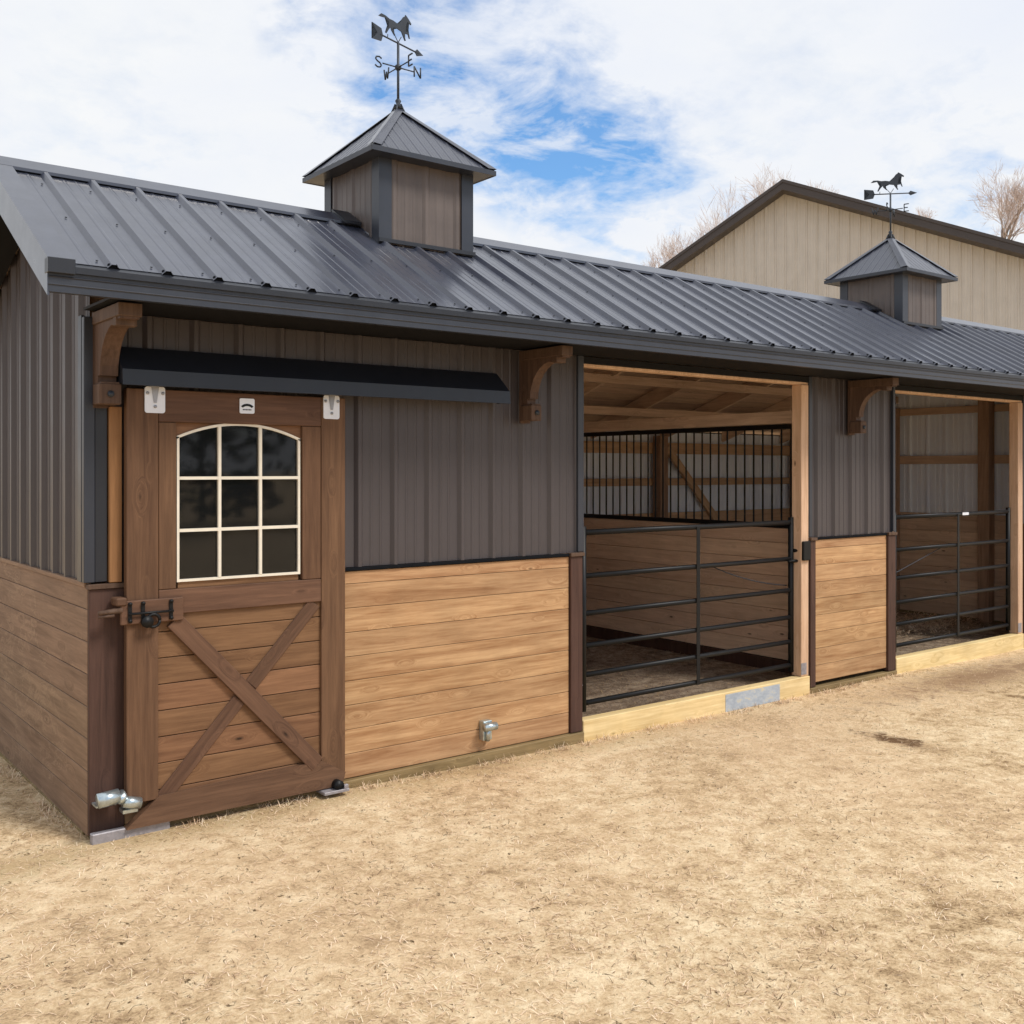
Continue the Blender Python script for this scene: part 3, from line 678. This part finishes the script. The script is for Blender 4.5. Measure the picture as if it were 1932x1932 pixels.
# latch: wooden block with black strap bars, ring and wooden peg
m = MB(); m.box(.118, .412, DF-.020, DF-.001, .985, 1.095, .6, .004); m.box(.095, .145, DF-.028, -.03, 1.075, 1.112, .8, .006); m.build('latch_board', 'brown_x', door)
m = MB()
for x in (.158, .218, .350):
    m.box(x-.009, x+.009, DF-.027, DF-.021, .995, 1.088, .5, .002); m.tube([(x, DF-.027, 1.082), (x, DF-.034, 1.082)], .009, 8); m.tube([(x, DF-.027, 1.002), (x, DF-.034, 1.002)], .009, 8)
m.tube([(.150, DF-.034, 1.036), (.358, DF-.034, 1.036)], .006, 8)
ring = [(.262+.030*math.cos(a), DF-.038, .998+.030*math.sin(a)) for a in [2*math.pi*i/14 for i in range(15)]]
m.tube(ring, .0075, 6); m.tube([(.232, DF-.030, .995), (.232, DF-.05, .995)], .028, 10)
m.build('latch', 'black', door)
m = MB(); m.tube([(.020, DF-.01, 1.048), (.125, DF-.012, 1.055)], [.010, .015], 7); m.tube([(.020, DF-.01, 1.030), (.09, DF-.012, 1.034)], [.006, .009], 6); m.build('latch_peg', 'bracket', door)
# bottom guides
m = MB()
m.tube([(.012, -.118, .198), (.105, -.118, .205)], .034, 14); m.tube([(.105, -.118, .204), (.128, -.112, .182)], [.034, .026], 12); m.tube([(.128, -.112, .172), (.205, -.108, .150)], .027, 14)
m.box(.012, .10, -.095, -.019, .16, .168); m.box(.13, .20, -.10, -.04, .108, .128, .5, .003); m.build('door_guide', 'galv', barn)['label'] = 'shiny galvanised tube stop at the foot of the corner'
m = MB(); m.tube([(1.235, -.135, .045), (1.235, -.092, .045)], .026, 12); g1_ = m.build('guide_roller', 'black', barn)
m = MB(); m.box(1.145, 1.29, -.14, -.04, .008, .024, .5, .002); m.box(1.26, 1.285, -.14, -.12, .0245, .045, .5, .002); m.build('roller_bracket', 'galvdull', g1_)
m = MB(); m.box(2.235, 2.300, -.045, -.002, .100, .215, .5, .003); m.tube([(2.225, -.070, .185), (2.31, -.070, .185)], .024, 12); m.tube([(2.262, -.062, .170), (2.262, -.050, .100)], .014, 10); m.build('door_stop', 'galv', barn)['label'] = 'small galvanised door stop on the wainscot'

# ------------------------------------------------------------------ cupolas
def cupola(cx, cy, wl, rr, ze, za, lab):
    m = MB(); base = min(front_z(cy-wl), back_z(cy+wl))-.1
    def zb(y): return (front_z(y) if y < RY else back_z(y))-.01
    pr_ = ribs(-wl, wl, -wl+.07, RIB, .55)
    sheet(m, pr_, lambda a, h, t: (cx+a, cy-wl-h, (zb(cy-wl)+.012)*(1-t)+(ze-.01)*t))
    sheet(m, pr_, lambda a, h, t: (cx+a, cy+wl+h, (zb(cy+wl)+.012)*(1-t)+(ze-.01)*t))
    for s_ in (-1, 1): sheet(m, pr_, lambda a, h, t: (cx+s_*(wl+h), cy+a, (zb(cy+a))*(1-t)+(ze-.01)*t))
    cup = m.build('cupola', 'cup', barn); cup['label'] = lab
    for sx in (-1, 1):
        for sy in (-1, 1):
            m = MB(); xa, ya = cx+sx*(wl+.013), cy+sy*(wl+.013)
            y_in = ya-sy*.085
            m.prism([(xa, ya), (xa-sx*.088, ya), (xa-sx*.088, ya-sy*.006), (xa-sx*.006, ya-sy*.006), (xa-sx*.006, y_in), (xa, y_in)], zb(ya)+.018, ze-.006, 'Z')
            m.build('corner_trim', 'trim', cup)
    # base flashing
    m = MB()
    m.box(cx-wl-.02, cx+wl+.02, cy-wl-.030, cy-wl-.012, front_z(cy-wl)+.005, front_z(cy-wl)+.028, .2); m.build('base_flashing', 'black_trim', cup)
    # pyramid roof: ribbed faces, underside and hip caps
    m = MB()
    for k in range(4):
        rot = Matrix.Rotation(k*math.pi/2, 4, 'Z')
        pts = [p for p in ribs(-rr, rr, -rr+.03, .076, .22) ]
        n_ = len(pts); vs = []
        for a, h in pts:
            vs.append(rot @ Vector((a, -rr, h*.8)))
        for a, h in pts:
            t = 1-abs(a)/rr; vs.append(rot @ Vector((a, -rr*(1-t), (za-ze)*t+h*.8)))
        vs = [(v.x+cx, v.y+cy, v.z+ze) for v in vs]
        m.add(vs, [(i, i+1, i+1+n_, i+n_) for i in range(n_-1)], .5)
    cr_ = m.build('cupola_roof', 'roof', cup)
    m = MB(); m.box(cx-rr+.002, cx+rr-.002, cy-rr+.002, cy+rr-.002, ze-.022, ze-.004, .5); m.build('cupola_soffit', 'trim', cup)
    m = MB()
    for sx, sy in ((-1, -1), (1, -1), (1, 1), (-1, 1)):
        tip = Vector((cx, cy, za+.012)); cor = Vector((cx+sx*(rr+.006), cy+sy*(rr+.006), ze+.004))
        d1 = Vector((-sx*.062, 0, 0)); d2 = Vector((0, -sy*.062, 0)); drop = Vector((0, 0, -.004))
        # flaps lie on the two faces beside the hip
        up = Vector((0, 0, .014))
        m.add([cor+up, tip+up*.3, tip+Vector((0, sy*.05, -(za-ze)*.05/rr+.008)), cor+d1+Vector((0, 0, .010))], [(0, 1, 2, 3)], .5)
        m.add([cor+up, tip+up*.3, tip+Vector((sx*.05, 0, -(za-ze)*.05/rr+.008)), cor+d2+Vector((0, 0, .010))], [(0, 1, 2, 3)], .5)
    m.build('hip_cap', 'roof', cup)
    m = MB()
    for sx, sy in ((0, -1), (0, 1), (-1, 0), (1, 0)):
        if sx == 0: m.box(cx-rr-.003, cx+rr+.003, cy+sy*rr-.004, cy+sy*rr+.004, ze-.024, ze+.006)
        else: m.box(cx+sx*rr-.004, cx+sx*rr+.004, cy-rr+.005, cy+rr-.005, ze-.024, ze+.0055)
    m.build('eave_trim', 'trim', cup)
    # cut end of the ridge cap against the left wall
    m = MB(); m.prism([(RY-.14, front_z(RY-.14)+.028), (RY+.02, RZ+.045), (RY+.02, RZ+.06), (RY-.14, front_z(RY-.14)+.045)], cx-wl-.13, cx-wl-.012); m.build('ridge_flashing', 'black_trim', cup)
    return cup
cupola(2.10, .693, .331, .445, 3.587, 4.011, 'nearer cupola, its warm taupe walls under a pyramid roof')
cupola(7.65, .68, .322, .438, 3.545, 3.955, 'farther cupola in front of the tan building')

# ------------------------------------------------------------------ weathervanes
LET = {'N': [[(-1, -1.3), (-1, 1.3), (1, -1.3), (1, 1.3)]], 'S': [[(.95, .95), (.3, 1.3), (-.6, 1.15), (-.85, .55), (-.3, .1), (.5, -.2), (.9, -.7), (.5, -1.2), (-.3, -1.3), (-1, -.9)]],
       'E': [[(1, 1.3), (-.8, 1.3), (-.8, -1.3), (1, -1.3)], [(-.8, 0), (.6, 0)]], 'W': [[(-1.2, 1.3), (-.6, -1.3), (0, .5), (.6, -1.3), (1.2, 1.3)]]}
HORSE = [(-.185, .020), (-.160, .042), (-.120, .042), (-.085, .034), (-.050, .036), (-.010, .030), (.012, .038), (.030, .068), (.048, .092), (.066, .104), (.070, .114), (.078, .104), (.100, .096), (.126, .076), (.122, .066), (.104, .072), (.088, .074), (.076, .056), (.072, .030), (.068, .010),
         (.102, .006), (.112, -.026), (.104, -.026), (.094, -.004), (.064, -.008), (.058, -.026), (.072, -.052), (.064, -.056), (.044, -.026), (.030, -.008), (-.010, -.002), (-.045, -.006),
         (-.052, -.026), (-.030, -.050), (-.036, -.056), (-.066, -.030), (-.072, -.014), (-.090, -.034), (-.112, -.066), (-.122, -.062), (-.102, -.026), (-.092, .002), (-.090, .016), (-.125, .028), (-.158, .022)]
def vane(loc, ang, comp, lab):
    r = empty('weathervane', loc, 0, label=lab, cat='weathervane', group='horse weathervanes on the cupolas')
    m = MB(); m.tube([(0, 0, -.02), (0, 0, .425)], .0085, 8); m.build('pole', 'iron', r)
    m = MB(); m.tube([(0, 0, .0), (0, 0, .028), (0, 0, .05), (0, 0, .062)], [.030, .012, .020, .012], 10)
    for a in range(4): 
        c_, s_ = math.cos(a*math.pi/2+.78), math.sin(a*math.pi/2+.78); m.tube([(.05*c_, .05*s_, -.04), (.018*c_, .018*s_, .03)], .006, 6)
    m.build('mount', 'iron', r)
    m = MB()
    m.tube([(0, 0, .245), (0, 0, .255), (0, 0, .275), (0, 0, .285)], [.010, .021, .021, .010], 10)
    for k in range(4):
        a = comp+k*math.pi/2; m.tube([(0, 0, .265), (.115*math.cos(a), .115*math.sin(a), .265)], .0042, 6)
    m.build('compass_arms', 'iron', r)
    for k, ch in enumerate('NWSE'):
        a = comp+k*math.pi/2; m = MB(); D_ = Vector((math.cos(a), math.sin(a), 0)); c_ = D_*.145; c_.z = .268
        if D_.dot(Vector((.79, -.613, 0))) < 0: D_ = -D_
        for st in LET[ch]:
            for p, q in zip(st, st[1:]):
                P = c_+D_*(p[0]*.024)+Vector((0, 0, p[1]*.026)); Q = c_+D_*(q[0]*.024)+Vector((0, 0, q[1]*.026))
                m.tube([P, Q], .0052, 5)
        m.build('compass_letter', 'iron', r)
    D_ = Vector((math.cos(ang), math.sin(ang), 0)); S_ = Vector((-math.sin(ang), math.cos(ang), 0))
    def plate(m, poly, z, th=.003):
        bm = bmesh.new(); vs = [bm.verts.new((p[0], 0, p[1])) for p in poly]; fce = bm.faces.new(vs); bmesh.ops.triangulate(bm, faces=[fce]); bm.verts.index_update()
        tri = [[v.index for v in f_.verts] for f_ in bm.faces]; n_ = len(poly)
        V = [D_*p[0]+S_*th+Vector((0, 0, z+p[1])) for p in poly]+[D_*p[0]-S_*th+Vector((0, 0, z+p[1])) for p in poly]
        F = [tuple(t) for t in tri]+[tuple(i+n_ for i in t[::-1]) for t in tri]+[(i, (i+1) % n_, (i+1) % n_+n_, i+n_) for i in range(n_)]
        m.add(V, F, .5); bm.free()
    m = MB(); m.tube([D_*-.17+Vector((0, 0, .42)), D_*.20+Vector((0, 0, .42))], .0055, 6)
    plate(m, [(.165, -.004), (.185, -.022), (.245, 0), (.185, .022), (.165, .004)], .42); plate(m, [(-.145, 0), (-.16, .040), (-.245, .050), (-.195, 0), (-.245, -.050), (-.16, -.040)], .42)
    m.build('arrow', 'iron', r)
    m = MB(); plate(m, HORSE, .512)
    m.tube([D_*-.04+Vector((0, 0, .47)), Vector((0, 0, .425))], .003, 5); m.tube([D_*.03+Vector((0, 0, .47)), Vector((0, 0, .425))], .003, 5); m.tube([D_*-.098+Vector((0, 0, .445)), D_*-.10+Vector((0, 0, .42))], .003, 5)
    m.build('horse', 'iron', r); return r
vane((2.10, .693, 4.015), R(17), 0.0, 'horse weathervane on the nearer cupola, against blue sky')
vane((7.65, .68, 3.96), R(-47), R(20), 'horse weathervane on the farther cupola, in front of the tan building')

# ------------------------------------------------------------------ gates
ZR = [1.295, 1.010, .765, .553, .362, .178]
def gate(x0, x1, xm, lab, wire, latch_x=None, tagx=None):
    g_ = empty('metal_gate', ((x0+x1)/2, .080, .10), label=lab, cat='gate', group='black tube gates across the stall openings')
    ox, oy, oz = g_.location
    def T(pts): return [(p[0]-ox, p[1]-oy, p[2]-oz) for p in pts]
    for i, z in enumerate(ZR):
        m = MB(); rr = .0195 if i == 0 else .0175
        m.tube(T([(x0+.018, .080, z), (x1-.018, .080, z)]), rr, 12); m.build('rail', 'black', g_)
    for x in (x0, x1):
        m = MB(); m.tube(T([(x, .080, .125), (x, .080, 1.335)]), .0215, 12); m.build('end_upright', 'black', g_)
    m = MB(); m.box(xm-.018-ox, xm+.018-ox, .0545-oy, .0605-oy, .165-oz, 1.300-oz, .5, .002); m.build('middle_upright', 'black', g_)
    m = MB(); (xa, za), (xb, zb), sag = wire; pts = []
    for i in range(13):
        t = i/12; pts.append((xa+(xb-xa)*t, .112, za+(zb-za)*t-sag*4*t*(1-t)))
    m.tube(T(pts), .0042, 5); m.build('chain', 'iron', g_)
    if latch_x:
        m = MB(); m.box(latch_x-.045-ox, latch_x+.045-ox, -.03-oy, -.0065-oy, 1.0-oz, 1.15-oz, .5, .006); m.tube(T([(x1, .08, 1.075), (latch_x, -.02, 1.075)]), .014, 8); m.tube(T([(x1-.06, .06, .995), (x1+.04, .03, .995)]), .012, 8); m.build('latch', 'black', g_)
    for z in (1.18, .30): m = MB(); m.tube(T([(x0-.045, .07, z), (x0, .08, z)]), .011, 8); m.tube(T([(x0-.03, .07, z-.03), (x0-.03, .07, z+.03)]), .010, 8)
    m.build('hinge', 'galvdull', g_)
    if tagx:
        m = MB(); m.box(tagx-.055-ox, tagx+.055-ox, .0565-oy, .0598-oy, 1.285-oz, 1.31-oz, .5); m.build('sticker', 'white', g_)
    return g_
gate(3.135, 5.312, 4.22, 'nearer black six-rail gate, with a black box latch on the raw wood jamb', ((4.42, 1.0), (5.30, .80), .03), latch_x=5.375)
gate(6.745, 8.745, 7.77, 'farther black six-rail gate with a small white sticker on its top rail', ((6.8, .80), (7.60, 1.0), .0), tagx=7.90)

# ------------------------------------------------------------------ tan building
A = R(-58); dx, dy = math.cos(A), math.sin(A)          # direction along its gable wall
bx, by, zr = 24.50, 14.82, 10.39
tb = empty('tan_building', (bx, by, 0), A, label='big tan metal building with dark brown gable trim behind the barn', cat='building')
eL, eR = -8.8, 14.0; sL, sR = .64, .372; ED = 18
def tz(a): return zr+a*sL if a < 0 else zr-a*sR
m = MB(); pr_ = [p for p in ribs(eL, eR, 0, .305, 1.5)]
pr_ = sorted(set(pr_+[(0.0, 0.0)]))
sheet(m, pr_, lambda a, h, t: (a, -h*1.0, (-.1)*(1-t)+(tz(a)-.12)*t))
m.add([(eL, 0, -.1), (eL, ED, -.1), (eL, ED, tz(eL)-.12), (eL, 0, tz(eL)-.12)], [(0, 1, 2, 3)]); m.add([(eR, 0, -.1), (eR, ED, -.1), (eR, ED, tz(eR)-.12), (eR, 0, tz(eR)-.12)], [(0, 1, 2, 3)])
m.build('wall', 'tan', tb)
m = MB(); ov = .55
for a0, a1 in ((eL-.4, 0), (0, eR+.4)):
    m.add([(a0, -ov, tz(a0)), (a1, -ov, tz(a1)), (a1, ED, tz(a1)), (a0, ED, tz(a0))], [(0, 1, 2, 3)]); m.add([(a0, -ov, tz(a0)-.16), (a1, -ov, tz(a1)-.16), (a1, ED, tz(a1)-.16), (a0, ED, tz(a0)-.16)], [(0, 1, 2, 3)])
m.build('roof', 'tan_trim', tb)
m = MB()
for a0, a1 in ((eL-.4, 0), (0, eR+.4)):
    m.prism([(a0, tz(a0)+.03), (a1, tz(a1)+.03), (a1, tz(a1)-.27), (a0, tz(a0)-.27)], -ov-.06, -ov-.005, 'Y'); m.prism([(a0, tz(a0)+.035), (a1, tz(a1)+.035), (a1, tz(a1)-.06), (a0, tz(a0)-.06)], -ov-.09, -ov-.0605, 'Y')
    m.prism([(a0, tz(a0)-.13), (a1, tz(a1)-.13), (a1, tz(a1)-.27), (a0, tz(a0)-.27)], -ov-.004, -.05, 'Y')
m.build('gable_trim', 'tan_trim', tb)

# ------------------------------------------------------------------ bare trees
def tree(u, vtop, dist, lab, half=2.6, seed=1, fork=.7, dens=1.0):
    rnd = random.Random(seed); d = pix(u, 888); d.z = 0; d.normalize()
    k = dist/(d.x*.613+d.y*.790); base = Vector((CAM.x+d.x*k, CAM.y+d.y*k, 0))
    H = 1.7+(888-vtop)*dist/1950; HF = H*fork; C = H-HF
    r = empty('bare_tree', base, 0, label=lab, cat='tree', group='leafless trees behind the tan building')
    tr = MB(); cw = MB()
    def grow(p, dr_, ln, rad, lvl):
        n_ = 3; pts = [p]; rs = [rad]
        for i in range(n_):
            dr_ = (dr_+Vector((rnd.gauss(0, .15), rnd.gauss(0, .15), rnd.gauss(0, .08)+.03))).normalized()
            pts.append(pts[-1]+dr_*ln/n_); rs.append(rad*(1-.42*(i+1)/n_))
        (tr if lvl < 2 else cw).tube(pts, rs, 6 if lvl < 1 else 5 if lvl < 2 else 3, rnd.random(), False)
        if lvl >= 5: return
        e = pts[-1]; q = ((e.x**2+e.y**2)**.5/half)**2+((e.z-HF-C*.35)/(C*.68))**2
        if q > 1.15 and lvl > 1: return
        for c_ in range({0: 4, 1: 4, 2: 4, 3: 4, 4: 3}[lvl]):
            t = rnd.uniform(.25, 1.0) if c_ else 1.0
            i = min(int(t*n_), n_-1); q_ = pts[i].lerp(pts[i+1], t*n_-i)
            ang = rnd.uniform(.25, .95) if c_ else rnd.uniform(.05, .3); az = rnd.uniform(0, 2*math.pi)
            o_ = dr_.orthogonal().normalized(); o_.rotate(Matrix.Rotation(az, 3, dr_))
            nd = (dr_*math.cos(ang)+o_*math.sin(ang)); nd.z += .10; nd.normalize()
            grow(q_, nd, ln*rnd.uniform(.58, .78), max(.0065, rs[i+1]*rnd.uniform(.45, .62)), lvl+1)
    tr.tube([(0, 0, -.1), (.1, .05, HF*.5), (0, 0, HF)], [H*.014, H*.011, H*.009], 8, .5, False)
    for b_ in range(int(6*dens)):
        a = b_*2*math.pi/int(6*dens)+rnd.uniform(-.4, .4); an = rnd.uniform(.15, .75)
        grow(Vector((0, 0, HF-rnd.uniform(0, C*.25))), Vector((math.cos(a)*math.sin(an), math.sin(a)*math.sin(an), math.cos(an))), C*rnd.uniform(.38, .5), H*.0055, 0)
    zz_ = sorted(v[2] for v in cw.v); s_ = C/(zz_[int(len(zz_)*.98)]-HF)
    f_ = lambda v: (v[0], v[1], HF+(v[2]-HF)*s_ if v[2] > HF else v[2])
    tr.v = [f_(v) for v in tr.v]; cw.v = [f_(v) for v in cw.v]
    tr.build('trunk', 'bark', r); cw.build('crown', 'twig', r); return r
tree(1420, 345, 58, 'broad pinkish bare tree rising left of the tan gable', 3.0, 3, .62)
tree(1285, 452, 60, 'low bare tree at the lower end of the tan roof slope', 2.2, 5, .66)
tree(1530, 350, 64, 'faint bare tree top just past the tan gable peak', 1.6, 9, .82, .7)
tree(1748, 400, 66, 'sparse faint bare tree over the long right roof slope', 1.4, 12, .84, .6)
tree(1893, 340, 54, 'grey forked bare tree at the right edge of the sky', 1.9, 21, .78, .7)

# ------------------------------------------------------------------ unseen tree line, added to darken the door window's reflection
def reflection_trees():
    rnd = random.Random(4); m = MB()
    for t in range(7):
        cx = 4+t*2.6+rnd.uniform(-.6, .6); cy = -27+rnd.uniform(-2, 2); H = rnd.uniform(6, 9.5); rad = H*.26
        m.tube([(cx, cy, 0), (cx, cy, H*.8)], [.16, .04], 5, .1, False)
        for i in range(420):
            z = H*(.06+.94*rnd.random()**1.2); q = rad*(1-z/H)**.8*rnd.uniform(.45, 1.05)+.1; a = rnd.uniform(0, 6.283)
            p = Vector((cx+q*math.cos(a), cy+q*math.sin(a), z)); u_ = Vector((math.cos(a)+rnd.gauss(0, .4), math.sin(a)+rnd.gauss(0, .4), -.35)).normalized()*rnd.uniform(.25, .5); v_ = u_.orthogonal().normalized()*rnd.uniform(.12, .25)
            m.add([p-v_, p+u_*.6-v_*.6, p+u_, p+v_], [(0, 1, 2, 3)], rnd.random())
    o = m.build('added_tree_line', 'pineleaf'); tag(o, 'dark evergreen trees added out of view, seen only as a reflection in the door window', 'trees', kind='stuff')
reflection_trees()
print('objects', len(bpy.data.objects))
